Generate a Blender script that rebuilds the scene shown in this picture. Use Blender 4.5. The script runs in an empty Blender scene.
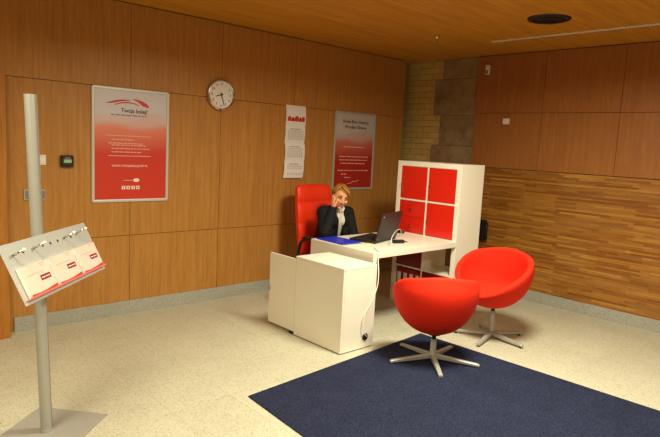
import bpy, bmesh, math, random
from mathutils import Vector, Matrix, noise as mnoise
random.seed(7)
S = bpy.context.scene
COL = S.collection
PI = math.pi

# ------------------------------------------------------------------ helpers
class MB:
    """collects shapes into one mesh"""
    def __init__(self):
        self.v = []; self.f = []; self.m = []; self.mi = 0; self.sm = []; self.s = False
    def add(self, vs, fs):
        b = len(self.v)
        self.v += [tuple(x) for x in vs]
        for f in fs:
            self.f.append([b + i for i in f]); self.m.append(self.mi); self.sm.append(self.s)
        return self
    def box(self, x0, x1, y0, y1, z0, z1, M=None):
        vs = [Vector((x, y, z)) for z in (z0, z1) for y in (y0, y1) for x in (x0, x1)]
        if M is not None: vs = [M @ v for v in vs]
        return self.add(vs, [(0, 2, 3, 1), (4, 5, 7, 6), (0, 1, 5, 4), (2, 6, 7, 3), (0, 4, 6, 2), (1, 3, 7, 5)])
    def rings(self, rings, cap0=True, cap1=True, closed=False):
        n = len(rings[0]); vs = [p for r in rings for p in r]; fs = []
        k = len(rings)
        for i in range(k if closed else k - 1):
            a = i * n; b = ((i + 1) % k) * n
            for j in range(n):
                fs.append((a + j, a + (j + 1) % n, b + (j + 1) % n, b + j))
        if not closed:
            if cap0: fs.append(tuple(range(n - 1, -1, -1)))
            if cap1: fs.append(tuple((k - 1) * n + j for j in range(n)))
        return self.add(vs, fs)
    def cyl(self, p0, p1, r0, r1=None, n=20):
        return self.tube([p0, p1], [r0, r0 if r1 is None else r1], n)
    def tube(self, pts, r, n=10, side=None, flat=None):
        pts = [Vector(p) for p in pts]
        if not isinstance(r, (list, tuple)): r = [r] * len(pts)
        rg = []; up = None
        for i, p in enumerate(pts):
            t = (pts[min(i + 1, len(pts) - 1)] - pts[max(i - 1, 0)])
            t.normalize()
            if up is None:
                up = Vector(side) if side else (Vector((0, 0, 1)) if abs(t.z) < .9 else Vector((1, 0, 0)))
            a = (up - t * up.dot(t))
            if a.length < 1e-6: a = t.orthogonal()
            a.normalize(); b = t.cross(a); up = a
            rr = r[i]; ra, rb = rr if isinstance(rr, tuple) else (rr, rr)
            rg.append([p + a * ra * math.cos(2 * PI * j / n) + b * rb * math.sin(2 * PI * j / n) for j in range(n)])
        return self.rings(rg)
    def lathe(self, prof, n=32, M=None, cap=True):
        rg = []
        for r, z in prof:
            ring = [Vector((r * math.cos(2 * PI * j / n), r * math.sin(2 * PI * j / n), z)) for j in range(n)]
            if M is not None: ring = [M @ p for p in ring]
            rg.append(ring)
        return self.rings(rg, cap, cap)
    def prism(self, poly, h0, h1, M):
        """polygon in local xy, extruded along local z, placed by M"""
        n = len(poly)
        vs = [M @ Vector((x, y, h)) for h in (h0, h1) for x, y in poly]
        fs = [tuple(range(n - 1, -1, -1)), tuple(range(n, 2 * n))]
        fs += [(i, (i + 1) % n, n + (i + 1) % n, n + i) for i in range(n)]
        return self.add(vs, fs)
    def ell(self, c, r, R=None, nu=20, nv=14):
        """ellipsoid"""
        vs = []; fs = []
        R = R or Matrix.Identity(3)
        c = Vector(c)
        for i in range(1, nv):
            th = PI * i / nv
            for j in range(nu):
                ph = 2 * PI * j / nu
                vs.append(c + R @ Vector((r[0] * math.sin(th) * math.cos(ph), r[1] * math.sin(th) * math.sin(ph), r[2] * math.cos(th))))
        t = len(vs); vs.append(c + R @ Vector((0, 0, r[2]))); vs.append(c + R @ Vector((0, 0, -r[2])))
        for i in range(nv - 2):
            for j in range(nu):
                a = i * nu; b = a + nu
                fs.append((a + j, b + j, b + (j + 1) % nu, a + (j + 1) % nu))
        for j in range(nu):
            fs.append((t, j, (j + 1) % nu)); b = (nv - 2) * nu
            fs.append((t + 1, b + (j + 1) % nu, b + j))
        return self.add(vs, fs)
    def chain(self, pts, rad, n=16, side=None):
        """tapering limb with rounded joints (for remeshing)"""
        self.tube(pts, rad, n, side)
        for p, r in zip(pts, rad):
            q = r if isinstance(r, (int, float)) else min(r)
            self.ell(p, (q, q, q), None, 12, 8)
        return self
    def mesh(self, name):
        me = bpy.data.meshes.new(name)
        me.from_pydata(self.v, [], self.f)
        bm = bmesh.new(); bm.from_mesh(me)
        bmesh.ops.recalc_face_normals(bm, faces=bm.faces[:]); bm.to_mesh(me); bm.free()
        return me
    def build(self, name, mats, parent=None, bevel=0, seg=2, smooth=None, sub=0):
        me = self.mesh(name)
        if not isinstance(mats, (list, tuple)): mats = [mats]
        for m in mats: me.materials.append(m)
        for p, mi, s in zip(me.polygons, self.m, self.sm):
            p.material_index = mi
            p.use_smooth = s if smooth is None else smooth
        return link(name, me, parent, bevel, seg, sub)

def link(name, me, parent=None, bevel=0, seg=2, sub=0):
    o = bpy.data.objects.new(name, me); COL.objects.link(o)
    if parent is not None:
        o.parent = parent
        o.matrix_parent_inverse = world_of(parent).inverted()
    if bevel:
        b = o.modifiers.new('bevel', 'BEVEL'); b.width = bevel; b.segments = seg; b.limit_method = 'ANGLE'; b.angle_limit = .7
        b.harden_normals = False
    if sub:
        s = o.modifiers.new('sub', 'SUBSURF'); s.levels = sub; s.render_levels = sub
    return o
def world_of(o):
    M = o.matrix_basis.copy()
    if o.parent: M = world_of(o.parent) @ o.matrix_parent_inverse @ M
    return M
def tag(o, label, cat, group=None):
    o['label'] = label; o['category'] = cat
    if group: o['group'] = group
    return o
def thing(name, label, cat, loc, group=None):
    o = bpy.data.objects.new(name, None); COL.objects.link(o); o.location = loc
    o.empty_display_size = .1
    return tag(o, label, cat, group)
def struct(o):
    o['kind'] = 'structure'; return o
def auto_smooth(o, ang=40):
    me = o.data
    for p in me.polygons: p.use_smooth = True
    bm = bmesh.new(); bm.from_mesh(me)
    for e in bm.edges:
        e.smooth = not (len(e.link_faces) == 2 and e.calc_face_angle(0) > math.radians(ang))
    bm.to_mesh(me); bm.free()
    return o
FACE_X = Matrix(((0, 0, 1, 0), (1, 0, 0, 0), (0, 1, 0, 0), (0, 0, 0, 1)))      # local x->+y, y->+z, z->+x
def frame_at(o, X, Y):
    X = Vector(X).normalized(); Y = Vector(Y); Y = (Y - X * Y.dot(X)).normalized(); Z = X.cross(Y)
    M = Matrix((X, Y, Z)).transposed().to_4x4(); M.translation = Vector(o)
    return M
def text_mb(mb, s, size, M, align='LEFT', h=.0006, bold=0):
    cu = bpy.data.curves.new('t', 'FONT'); cu.body = s; cu.size = size; cu.align_x = align; cu.extrude = h / 2; cu.offset = bold * size
    cu.resolution_u = 3
    ob = bpy.data.objects.new('t', cu); COL.objects.link(ob)
    dg = bpy.context.evaluated_depsgraph_get(); dg.update()
    me = bpy.data.meshes.new_from_object(ob.evaluated_get(dg))
    mb.add([M @ v.co for v in me.vertices], [list(p.vertices) for p in me.polygons])
    bpy.data.objects.remove(ob); bpy.data.curves.remove(cu); bpy.data.meshes.remove(me)
    return mb
def words_mb(mb, M, x0, x1, y, h, seed=0, wmin=.012, wmax=.05, t=.0005):
    """a line of small print: word-long bars"""
    r = random.Random(seed); x = x0
    while x < x1 - wmin * .5:
        w = min(r.uniform(wmin, wmax), x1 - x)
        mb.prism([(x, y), (x + w, y), (x + w, y + h), (x, y + h)], 0, t, M)
        x += w + h * .9
    return mb

# ------------------------------------------------------------------ materials
def new_mat(name):
    m = bpy.data.materials.new(name); m.use_nodes = True
    nt = m.node_tree; b = nt.nodes['Principled BSDF']
    return m, nt, b
def N(nt, typ, **kw):
    n = nt.nodes.new(typ)
    for k, v in kw.items():
        if k in n.inputs.keys() if hasattr(n.inputs, 'keys') else False: n.inputs[k].default_value = v
        else: setattr(n, k, v)
    return n
def c4(c): return (c[0], c[1], c[2], 1)
def srgb(r, g, b):
    f = lambda u: (u / 255 / 12.92) if u / 255 <= .04045 else ((u / 255 + .055) / 1.055) ** 2.4
    return (f(r), f(g), f(b))
def plain(name, col, rough=.5, metal=0, var=.06, scale=30, bump=0, spec=.5, coat=0):
    m, nt, b = new_mat(name)
    tc = N(nt, 'ShaderNodeTexCoord'); no = N(nt, 'ShaderNodeTexNoise'); no.inputs['Scale'].default_value = scale
    no.inputs['Detail'].default_value = 3
    nt.links.new(tc.outputs['Object'], no.inputs['Vector'])
    mx = N(nt, 'ShaderNodeMix', data_type='RGBA')
    mx.inputs[6].default_value = c4([x * (1 - var) for x in col]); mx.inputs[7].default_value = c4([min(1, x * (1 + var)) for x in col])
    nt.links.new(no.outputs['Fac'], mx.inputs[0]); nt.links.new(mx.outputs[2], b.inputs['Base Color'])
    b.inputs['Roughness'].default_value = rough; b.inputs['Metallic'].default_value = metal
    b.inputs['Specular IOR Level'].default_value = spec; b.inputs['Coat Weight'].default_value = coat
    if bump:
        bp = N(nt, 'ShaderNodeBump'); bp.inputs['Strength'].default_value = bump; bp.inputs['Distance'].default_value = .002
        nt.links.new(no.outputs['Fac'], bp.inputs['Height']); nt.links.new(bp.outputs[0], b.inputs['Normal'])
    return m
def mapped(nt, scale, island=0, loc=(0, 0, 0), rot=(0, 0, 0)):
    tc = N(nt, 'ShaderNodeTexCoord'); mp = N(nt, 'ShaderNodeMapping')
    mp.inputs['Scale'].default_value = scale; mp.inputs['Location'].default_value = loc; mp.inputs['Rotation'].default_value = rot
    src = tc.outputs['Object']
    if island:
        g = N(nt, 'ShaderNodeNewGeometry'); ml = N(nt, 'ShaderNodeMath', operation='MULTIPLY'); ml.inputs[1].default_value = island
        nt.links.new(g.outputs['Random Per Island'], ml.inputs[0])
        ad = N(nt, 'ShaderNodeVectorMath', operation='ADD'); nt.links.new(src, ad.inputs[0]); nt.links.new(ml.outputs[0], ad.inputs[1])
        src = ad.outputs[0]
    nt.links.new(src, mp.inputs['Vector'])
    return mp.outputs['Vector']
def ramp(nt, fac, stops):
    r = N(nt, 'ShaderNodeValToRGB'); el = r.color_ramp.elements
    while len(el) < len(stops): el.new(.5)
    for e, (p, c) in zip(el, stops): e.position = p; e.color = c4(c)
    nt.links.new(fac, r.inputs[0]); return r.outputs[0]
def mul(nt, a, b, fac=1, mode='MULTIPLY'):
    x = N(nt, 'ShaderNodeMix', data_type='RGBA', blend_type=mode); x.inputs[0].default_value = fac
    nt.links.new(a, x.inputs[6]); nt.links.new(b, x.inputs[7]); return x.outputs[2]
def veneer(name, dark, light, axis='z', rough=.45):
    m, nt, b = new_mat(name)
    st = {'z': (1, 1, .05), 'y': (1, .05, 1)}[axis]
    v = mapped(nt, tuple(24 * s for s in st), island=7)
    n1 = N(nt, 'ShaderNodeTexNoise'); n1.inputs['Scale'].default_value = 1.6; n1.inputs['Detail'].default_value = 6; n1.inputs['Roughness'].default_value = .6
    nt.links.new(v, n1.inputs['Vector'])
    v2 = mapped(nt, tuple(7 * s for s in {'z': (1, 1, .16), 'y': (1, .16, 1)}[axis]), island=13)
    n2 = N(nt, 'ShaderNodeTexNoise'); n2.inputs['Scale'].default_value = 1; n2.inputs['Detail'].default_value = 2; n2.inputs['Distortion'].default_value = .8
    nt.links.new(v2, n2.inputs['Vector'])
    sn = N(nt, 'ShaderNodeMath', operation='SINE'); m2 = N(nt, 'ShaderNodeMath', operation='MULTIPLY'); m2.inputs[1].default_value = 60
    nt.links.new(n2.outputs['Fac'], m2.inputs[0]); nt.links.new(m2.outputs[0], sn.inputs[0])
    ma = N(nt, 'ShaderNodeMath', operation='MULTIPLY_ADD'); ma.inputs[1].default_value = .05
    nt.links.new(sn.outputs[0], ma.inputs[0]); nt.links.new(n1.outputs['Fac'], ma.inputs[2])
    col = ramp(nt, ma.outputs[0], [(.3, dark), (.72, light)])
    nt.links.new(col, b.inputs['Base Color']); b.inputs['Roughness'].default_value = rough
    b.inputs['Specular IOR Level'].default_value = .35
    return m
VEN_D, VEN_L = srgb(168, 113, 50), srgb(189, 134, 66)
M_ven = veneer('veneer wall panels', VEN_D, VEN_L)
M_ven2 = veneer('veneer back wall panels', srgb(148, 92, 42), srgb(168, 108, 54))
M_door = veneer('veneer door', srgb(160, 98, 32), srgb(184, 122, 48))

def slats():
    m, nt, b = new_mat('butcher block strips')
    tc = N(nt, 'ShaderNodeTexCoord'); sp = N(nt, 'ShaderNodeSeparateXYZ'); cb = N(nt, 'ShaderNodeCombineXYZ')
    nt.links.new(tc.outputs['Object'], sp.inputs[0]); nt.links.new(sp.outputs['X'], cb.inputs['X']); nt.links.new(sp.outputs['Z'], cb.inputs['Y'])
    outs = []
    for bw, off, c1, c2 in ((.43, .37, srgb(134, 78, 22), srgb(214, 156, 66)), (.31, .61, srgb(164, 100, 34), srgb(222, 170, 90))):
        br = N(nt, 'ShaderNodeTexBrick'); br.offset = off; br.offset_frequency = 3; br.squash = 1.35; br.squash_frequency = 2
        br.inputs['Scale'].default_value = 1; br.inputs['Brick Width'].default_value = bw; br.inputs['Row Height'].default_value = .0215
        br.inputs['Mortar Size'].default_value = .0006; br.inputs['Bias'].default_value = -.25
        br.inputs['Color1'].default_value = c4(c1); br.inputs['Color2'].default_value = c4(c2); br.inputs['Mortar'].default_value = c4(srgb(80, 42, 12))
        nt.links.new(cb.outputs[0], br.inputs['Vector']); outs.append(br.outputs['Color'])
    x = mul(nt, outs[0], outs[1], .38, 'MIX')
    v = mapped(nt, (2.2, 1, 60)); n = N(nt, 'ShaderNodeTexNoise'); n.inputs['Scale'].default_value = 1.5; n.inputs['Detail'].default_value = 4
    nt.links.new(v, n.inputs['Vector'])
    g = ramp(nt, n.outputs['Fac'], [(.3, (.62, .58, .5)), (.7, (1, 1, 1))])
    nt.links.new(mul(nt, x, g), b.inputs['Base Color']); b.inputs['Roughness'].default_value = .38
    return m
M_slat = slats()
def ceiling_mat():
    m, nt, b = new_mat('ceiling boards')
    tc = N(nt, 'ShaderNodeTexCoord'); sp = N(nt, 'ShaderNodeSeparateXYZ'); cb = N(nt, 'ShaderNodeCombineXYZ')
    nt.links.new(tc.outputs['Object'], sp.inputs[0]); nt.links.new(sp.outputs['Y'], cb.inputs['X']); nt.links.new(sp.outputs['X'], cb.inputs['Y'])
    br = N(nt, 'ShaderNodeTexBrick'); br.offset = .43; br.offset_frequency = 2
    br.inputs['Scale'].default_value = 1; br.inputs['Brick Width'].default_value = 1.3; br.inputs['Row Height'].default_value = .062
    br.inputs['Mortar Size'].default_value = .0008; br.inputs['Color1'].default_value = c4(srgb(202, 140, 34)); br.inputs['Color2'].default_value = c4(srgb(214, 152, 42))
    br.inputs['Mortar'].default_value = c4(srgb(170, 108, 26))
    nt.links.new(cb.outputs[0], br.inputs['Vector'])
    v = mapped(nt, (34, 1.6, 1)); n = N(nt, 'ShaderNodeTexNoise'); n.inputs['Scale'].default_value = 1.2; n.inputs['Detail'].default_value = 5
    nt.links.new(v, n.inputs['Vector'])
    g = ramp(nt, n.outputs['Fac'], [(.3, (.72, .68, .6)), (.7, (1, 1, 1))])
    nt.links.new(mul(nt, br.outputs['Color'], g), b.inputs['Base Color']); b.inputs['Roughness'].default_value = .5
    return m
M_ceil = ceiling_mat()
def terrazzo(name, base, tile=True, k=1):
    m, nt, b = new_mat(name)
    v = mapped(nt, (1, 1, 1))
    vo = N(nt, 'ShaderNodeTexVoronoi'); vo.inputs['Scale'].default_value = 140; nt.links.new(v, vo.inputs['Vector'])
    hs = N(nt, 'ShaderNodeSeparateColor'); nt.links.new(vo.outputs['Color'], hs.inputs[0])
    s1 = ramp(nt, hs.outputs[0], [(.04, tuple(x * .66 for x in base)), (.2, tuple(x * .92 for x in base)), (.7, base), (.95, tuple(min(1, x * 1.07) for x in base))])
    n = N(nt, 'ShaderNodeTexNoise'); n.inputs['Scale'].default_value = 3.2; n.inputs['Detail'].default_value = 6; nt.links.new(v, n.inputs['Vector'])
    g = ramp(nt, n.outputs['Fac'], [(.3, (.94, .935, .92)), (.7, (1, 1, 1))])
    col = mul(nt, s1, g)
    if tile:
        br = N(nt, 'ShaderNodeTexBrick'); br.offset = 0
        br.inputs['Scale'].default_value = 1; br.inputs['Brick Width'].default_value = .4; br.inputs['Row Height'].default_value = .4
        br.inputs['Mortar Size'].default_value = .0018; br.inputs['Color1'].default_value = (1, 1, 1, 1); br.inputs['Color2'].default_value = (.955, .955, .95, 1)
        br.inputs['Mortar'].default_value = (.76, .74, .69, 1)
        nt.links.new(v, br.inputs['Vector']); col = mul(nt, col, br.outputs['Color'])
    nt.links.new(col, b.inputs['Base Color']); b.inputs['Roughness'].default_value = .42; b.inputs['Specular IOR Level'].default_value = .35
    return m
M_floor = terrazzo('terrazzo tiles', srgb(198, 193, 171))
M_skirt = terrazzo('grey terrazzo skirting', srgb(170, 168, 158), False)
def brickm():
    m, nt, b = new_mat('yellow glazed brick')
    tc = N(nt, 'ShaderNodeTexCoord'); sp = N(nt, 'ShaderNodeSeparateXYZ'); cb = N(nt, 'ShaderNodeCombineXYZ')
    nt.links.new(tc.outputs['Object'], sp.inputs[0]); nt.links.new(sp.outputs['X'], cb.inputs['X']); nt.links.new(sp.outputs['Z'], cb.inputs['Y'])
    br = N(nt, 'ShaderNodeTexBrick'); br.offset = .5
    br.inputs['Scale'].default_value = 1; br.inputs['Brick Width'].default_value = .2; br.inputs['Row Height'].default_value = .0735
    br.inputs['Mortar Size'].default_value = .004; br.inputs['Mortar Smooth'].default_value = .3; br.inputs['Color1'].default_value = c4(srgb(214, 184, 112)); br.inputs['Color2'].default_value = c4(srgb(200, 168, 98))
    br.inputs['Mortar'].default_value = c4(srgb(164, 134, 76))
    nt.links.new(cb.outputs[0], br.inputs['Vector'])
    v = mapped(nt, (9, 9, 9)); n = N(nt, 'ShaderNodeTexNoise'); n.inputs['Scale'].default_value = 1; n.inputs['Detail'].default_value = 5; nt.links.new(v, n.inputs['Vector'])
    g = ramp(nt, n.outputs['Fac'], [(.3, (.9, .89, .86)), (.7, (1, 1, 1))])
    nt.links.new(mul(nt, br.outputs['Color'], g), b.inputs['Base Color']); b.inputs['Roughness'].default_value = .5
    bp = N(nt, 'ShaderNodeBump'); bp.inputs['Strength'].default_value = .6; bp.inputs['Distance'].default_value = .006; bp.invert = True
    nt.links.new(br.outputs['Fac'], bp.inputs['Height']); nt.links.new(bp.outputs[0], b.inputs['Normal'])
    return m
M_brick = brickm()
def concm():
    m, nt, b = new_mat('old stained stone')
    v = mapped(nt, (1, 1, 1), island=3)
    n = N(nt, 'ShaderNodeTexNoise'); n.inputs['Scale'].default_value = 6; n.inputs['Detail'].default_value = 8; n.inputs['Roughness'].default_value = .65; nt.links.new(v, n.inputs['Vector'])
    col = ramp(nt, n.outputs['Fac'], [(.3, srgb(118, 94, 62)), (.5, srgb(146, 122, 84)), (.7, srgb(160, 142, 108))])
    nt.links.new(col, b.inputs['Base Color']); b.inputs['Roughness'].default_value = .7
    bp = N(nt, 'ShaderNodeBump'); bp.inputs['Strength'].default_value = .4; bp.inputs['Distance'].default_value = .01
    nt.links.new(n.outputs['Fac'], bp.inputs['Height']); nt.links.new(bp.outputs[0], b.inputs['Normal'])
    return m
M_conc = concm()
def rugm():
    m, nt, b = new_mat('navy loop carpet')
    v = mapped(nt, (1, 1, 1))
    n = N(nt, 'ShaderNodeTexNoise'); n.inputs['Scale'].default_value = 160; n.inputs['Detail'].default_value = 3; nt.links.new(v, n.inputs['Vector'])
    n2 = N(nt, 'ShaderNodeTexNoise'); n2.inputs['Scale'].default_value = 5; n2.inputs['Detail'].default_value = 4; nt.links.new(v, n2.inputs['Vector'])
    a = ramp(nt, n.outputs['Fac'], [(.35, srgb(24, 28, 46)), (.65, srgb(50, 55, 80))])
    g = ramp(nt, n2.outputs['Fac'], [(.35, (.85, .85, .86)), (.65, (1, 1, 1))])
    nt.links.new(mul(nt, a, g), b.inputs['Base Color']); b.inputs['Roughness'].default_value = .95; b.inputs['Specular IOR Level'].default_value = .1
    bp = N(nt, 'ShaderNodeBump'); bp.inputs['Strength'].default_value = .7; bp.inputs['Distance'].default_value = .004
    nt.links.new(n.outputs['Fac'], bp.inputs['Height']); nt.links.new(bp.outputs[0], b.inputs['Normal'])
    return m
M_rug = rugm()
def posterm(name, top, mid, red, w0):
    """grey-white head fading through paler waves into red; printed pattern in poster coordinates (generated)"""
    m, nt, b = new_mat(name)
    tc = N(nt, 'ShaderNodeTexCoord'); sp = N(nt, 'ShaderNodeSeparateXYZ'); nt.links.new(tc.outputs['Generated'], sp.inputs[0])
    def wave(freq, ph, amp):
        a = N(nt, 'ShaderNodeMath', operation='MULTIPLY_ADD'); a.inputs[1].default_value = freq; a.inputs[2].default_value = ph
        nt.links.new(sp.outputs['Y'], a.inputs[0])
        s = N(nt, 'ShaderNodeMath', operation='SINE'); nt.links.new(a.outputs[0], s.inputs[0])
        q = N(nt, 'ShaderNodeMath', operation='MULTIPLY_ADD'); q.inputs[1].default_value = amp; nt.links.new(s.outputs[0], q.inputs[0])
        nt.links.new(sp.outputs['Z'], q.inputs[2]); return q.outputs[0]
    a = ramp(nt, wave(5.5, .6, .022), [(w0 - .34, red), (w0 - .1, mid), (w0, tuple((x + y) / 2 for x, y in zip(mid, top))), (w0 + .03, top)])
    c = ramp(nt, wave(7.5, 3.1, .02), [(w0 - .36, red), (w0 - .13, mid), (w0 - .07, top), (w0 + .05, top)])
    nt.links.new(mul(nt, a, c, .5, 'MIX'), b.inputs['Base Color']); b.inputs['Roughness'].default_value = .35
    return m
M_post1 = posterm('poster print pale to red', srgb(206, 202, 210), srgb(226, 132, 106), srgb(206, 58, 40), .78)
M_post2 = posterm('poster print grey to deep red', srgb(196, 186, 184), srgb(200, 112, 92), srgb(172, 38, 30), .74)

M_white = plain('white foil furniture', srgb(236, 230, 214), .35, var=.015, scale=8)
M_whiteg = plain('white painted plastic', srgb(226, 222, 212), .4, var=.03)
M_redg = plain('red gloss door', srgb(212, 34, 18), .18, var=.03, scale=5)
M_redf = plain('red wool upholstery', srgb(226, 42, 16), .8, var=.10, scale=220, bump=.25, spec=.2)
M_redl = plain('red leather', srgb(236, 52, 18), .38, var=.06, scale=60, bump=.15)
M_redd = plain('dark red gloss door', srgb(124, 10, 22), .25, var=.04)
M_redb = plain('dark red binder board', srgb(150, 14, 22), .45, var=.05)
M_frame = plain('anodised silver frame', srgb(206, 203, 200), .35, metal=.2, var=.03)
M_alu = plain('brushed aluminium', srgb(172, 170, 163), .4, metal=.3, var=.05, scale=40)
M_steel = plain('polished steel', srgb(205, 200, 190), .18, metal=1, var=.03)
M_grey = plain('grey painted steel', srgb(176, 176, 173), .45, metal=.1, var=.04, scale=12)
M_plate = plain('grey base plate steel', srgb(160, 157, 150), .5, metal=.1, var=.06, scale=10)
M_black = plain('black plastic', srgb(20, 20, 22), .4, var=.1)
M_blackd = plain('dark void', srgb(10, 8, 6), .8, var=.1)
M_lap = plain('black laptop shell', srgb(26, 26, 28), .42, var=.08)
M_screen = plain('laptop screen glass', srgb(18, 20, 26), .12, var=.02)
M_key = plain('laptop keys', srgb(34, 34, 36), .5)
M_blue = plain('blue cardboard folder', srgb(20, 44, 190), .4, var=.05)
M_paper = plain('white paper', srgb(232, 228, 224), .7, var=.02)
M_ink = plain('dark ink', srgb(40, 30, 34), .7)
M_inkg = plain('grey ink', srgb(128, 122, 126), .7)
M_inkr = plain('red ink', srgb(206, 44, 30), .5)
M_inkdr = plain('dark red ink', srgb(140, 24, 32), .6)
M_inkp = plain('pink print', srgb(232, 172, 160), .6)
M_inkw = plain('white ink', srgb(240, 226, 220), .6)
M_cable = plain('white cable sheath', srgb(226, 218, 196), .45)
M_yel = plain('yellow note paper', srgb(226, 214, 96), .7)
M_acr = plain('clear pinkish holder', srgb(226, 116, 106), .2, var=.02)
M_skin = plain('skin', srgb(226, 160, 118), .5, var=.05, scale=40)
M_hair = plain('blond hair', srgb(172, 116, 46), .45, var=.3, scale=90, bump=.5)
M_jack = plain('black wool suit', srgb(22, 21, 23), .8, var=.12, scale=150, bump=.2, spec=.25)
M_shirt = plain('white cotton shirt', srgb(226, 218, 204), .75, var=.03)
M_trou = plain('black trousers', srgb(20, 20, 22), .85, var=.1)
M_shoe = plain('black leather shoe', srgb(18, 16, 16), .3)
M_lip = plain('lips', srgb(176, 70, 62), .4)
M_eyew = plain('eye white', srgb(225, 220, 212), .25)
M_eyed = plain('iris', srgb(50, 36, 26), .2)
M_brow = plain('brow hair', srgb(120, 80, 36), .7)
M_green = plain('green display window', srgb(150, 190, 160), .3)
M_wallp = plain('beige painted plaster', srgb(138, 104, 66), .8, var=.02, scale=3)

# ------------------------------------------------------------------ camera (solved from the vanishing points of the room)
cam = bpy.data.cameras.new('camera'); camo = bpy.data.objects.new('camera', cam); COL.objects.link(camo)
cam.sensor_width = 36; cam.lens = 575.55 * 36 / 660; cam.clip_start = .05; cam.clip_end = 60
r = Vector((0.67764647, 0.73364298, 0.05062843)); u = Vector((-0.12774913, 0.04964005, 0.99056349)); f = Vector((-0.72420675, 0.67771959, -0.12736066))
Mc = Matrix((r, u, -f)).transposed().to_4x4(); Mc.translation = (4.9473, -5.9643, 1.6175)
camo.matrix_world = Mc
S.camera = camo

# ------------------------------------------------------------------ the room
H = 2.731; SK = .1175
struct(MB().box(-.4, 8, -9, .4, -.1, 0).build('floor', M_floor))
struct(MB().box(-.4, 8, -9, .4, H, H + .1).build('ceiling', M_ceil))
# left wall: veneer boards with open joints on a dark backing
wl = MB(); wl.mi = 1; wl.box(-.08, -.018, -9, -.14, 0, H)
wl.mi = 0; G = .0022
seams = [-9, -7.448, -6.533, -5.617, -3.785, -2.870, -1.954, -1.038, -.122]
for a, b in zip(seams[:-1], seams[1:]):
    for z0, z1 in ((0, .72), (.72, 2.01), (2.01, H - .006)):
        wl.box(-.018, 0, a + G, b - G, z0 + (G if z0 else 0), z1 - G)
struct(wl.build('wall_left', [M_ven, M_blackd]))
# back wall: veneer boards above a strip-wood dado
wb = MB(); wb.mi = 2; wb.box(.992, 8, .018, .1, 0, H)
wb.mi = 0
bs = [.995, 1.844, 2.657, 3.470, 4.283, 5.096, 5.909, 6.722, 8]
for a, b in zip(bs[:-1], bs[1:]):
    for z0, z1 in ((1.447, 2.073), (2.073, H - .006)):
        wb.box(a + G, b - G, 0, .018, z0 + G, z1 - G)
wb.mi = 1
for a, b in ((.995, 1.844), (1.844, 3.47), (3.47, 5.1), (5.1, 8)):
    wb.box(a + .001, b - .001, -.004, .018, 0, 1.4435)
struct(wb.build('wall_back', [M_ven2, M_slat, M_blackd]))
# brick corner with stone quoins
struct(MB().box(-.4, .62, .05, .3, 0, H).build('wall_brick', M_brick))
pl = MB()
lev = [H, 2.493, 2.052, 1.68, 1.25, .82, .4, 0]
for i in range(len(lev) - 1):
    x0 = .475 if i % 2 == 0 else .362
    pl.box(x0, .992, .03, .3, lev[i + 1] + .001, lev[i] - .001)
struct(pl.build('stone_pillar', M_conc, bevel=.006))
struct(MB().box(0, .012, -4.738, -.14, 0, SK).build('baseboard_left', M_skirt, bevel=.002))
struct(MB().box(.995, 8, -.016, -.004, 0, SK).build('baseboard_back', M_skirt, bevel=.002))
struct(MB().box(8, 8.1, -9, .4, 0, H).build('wall_right', M_wallp))
struct(MB().box(-.4, 8, -9.1, -9, 0, H).build('wall_front', M_wallp))
# door in its deep frame at the left edge
d1 = thing('door_1', 'veneered door in a deep wooden frame at the left edge', 'door', (.07, -5.4, 0)); struct(d1)
fr = MB(); fr.box(.0005, .135, -4.88, -4.797, 0, 2.03); fr.box(.0005, .135, -6.0, -5.92, 0, 2.03); fr.box(.0005, .135, -5.92, -4.88, 1.95, 2.03)
fr.build('door_frame', M_door, d1, bevel=.003)
MB().box(.02, .06, -5.915, -4.885, .006, 1.945).build('door_leaf', M_door, d1, bevel=.002)
hd = MB(); hd.cyl((.06, -4.97, 1.03), (.105, -4.97, 1.03), .01); hd.cyl((.105, -4.97, 1.03), (.105, -5.10, 1.03), .009)
hd.build('door_handle', M_steel, d1, smooth=True)

# ------------------------------------------------------------------ ceiling fittings
t = thing('ceiling_speaker', 'round black recessed fitting in the wooden ceiling', 'ceiling fitting', (2.54, -1.37, H))
Mx = Matrix.Translation((2.54, -1.37, H))
auto_smooth(MB().lathe([(.128, -.001), (.128, -.010), (.142, -.016), (.165, -.012), (.172, -.001)], 48, Mx, False).build('rim', M_black, t))
auto_smooth(MB().lathe([(.127, -.002), (.127, -.004), (.06, -.003), (.0005, -.003)], 48, Mx, True).build('grille', M_blackd, t))
cn = MB()
for k in range(3): cn.lathe([(.04 + .03 * k, -.004), (.04 + .03 * k, -.008), (.047 + .03 * k, -.008), (.047 + .03 * k, -.004)], 40, Mx, False)
cn.build('ring', plain('dull black ring', srgb(46, 40, 34), .5), t)
t = thing('linear_air_diffuser', 'long slim slot air diffuser in the ceiling along the back wall', 'air vent', (2.4, -.706, H))
MB().box(1.62, 4.6, -.752, -.726, H - .01, H - .0005).build('frame', M_whiteg, t)
MB().box(1.62, 4.6, -.7255, -.68, H - .004, H - .0005).build('slot', M_blackd, t)
vn = MB()
for k in range(100): vn.box(1.64 + k * .0295, 1.652 + k * .0295, -.7245, -.708, H - .009, H - .0045)
vn.build('vane', M_whiteg, t)
t = thing('sprinkler_head', 'small chrome fire sprinkler on the ceiling near the brick corner', 'sprinkler', (1.321, -1.252, H))
Ms = Matrix.Translation((1.321, -1.252, H))
auto_smooth(MB().lathe([(.034, -.0005), (.034, -.004), (.02, -.008), (.012, -.02), (.009, -.035)], 24, Ms).build('escutcheon', M_steel, t))
auto_smooth(MB().lathe([(.004, -.036), (.004, -.05), (.02, -.052), (.02, -.055)], 24, Ms).build('deflector', M_steel, t))

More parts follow.
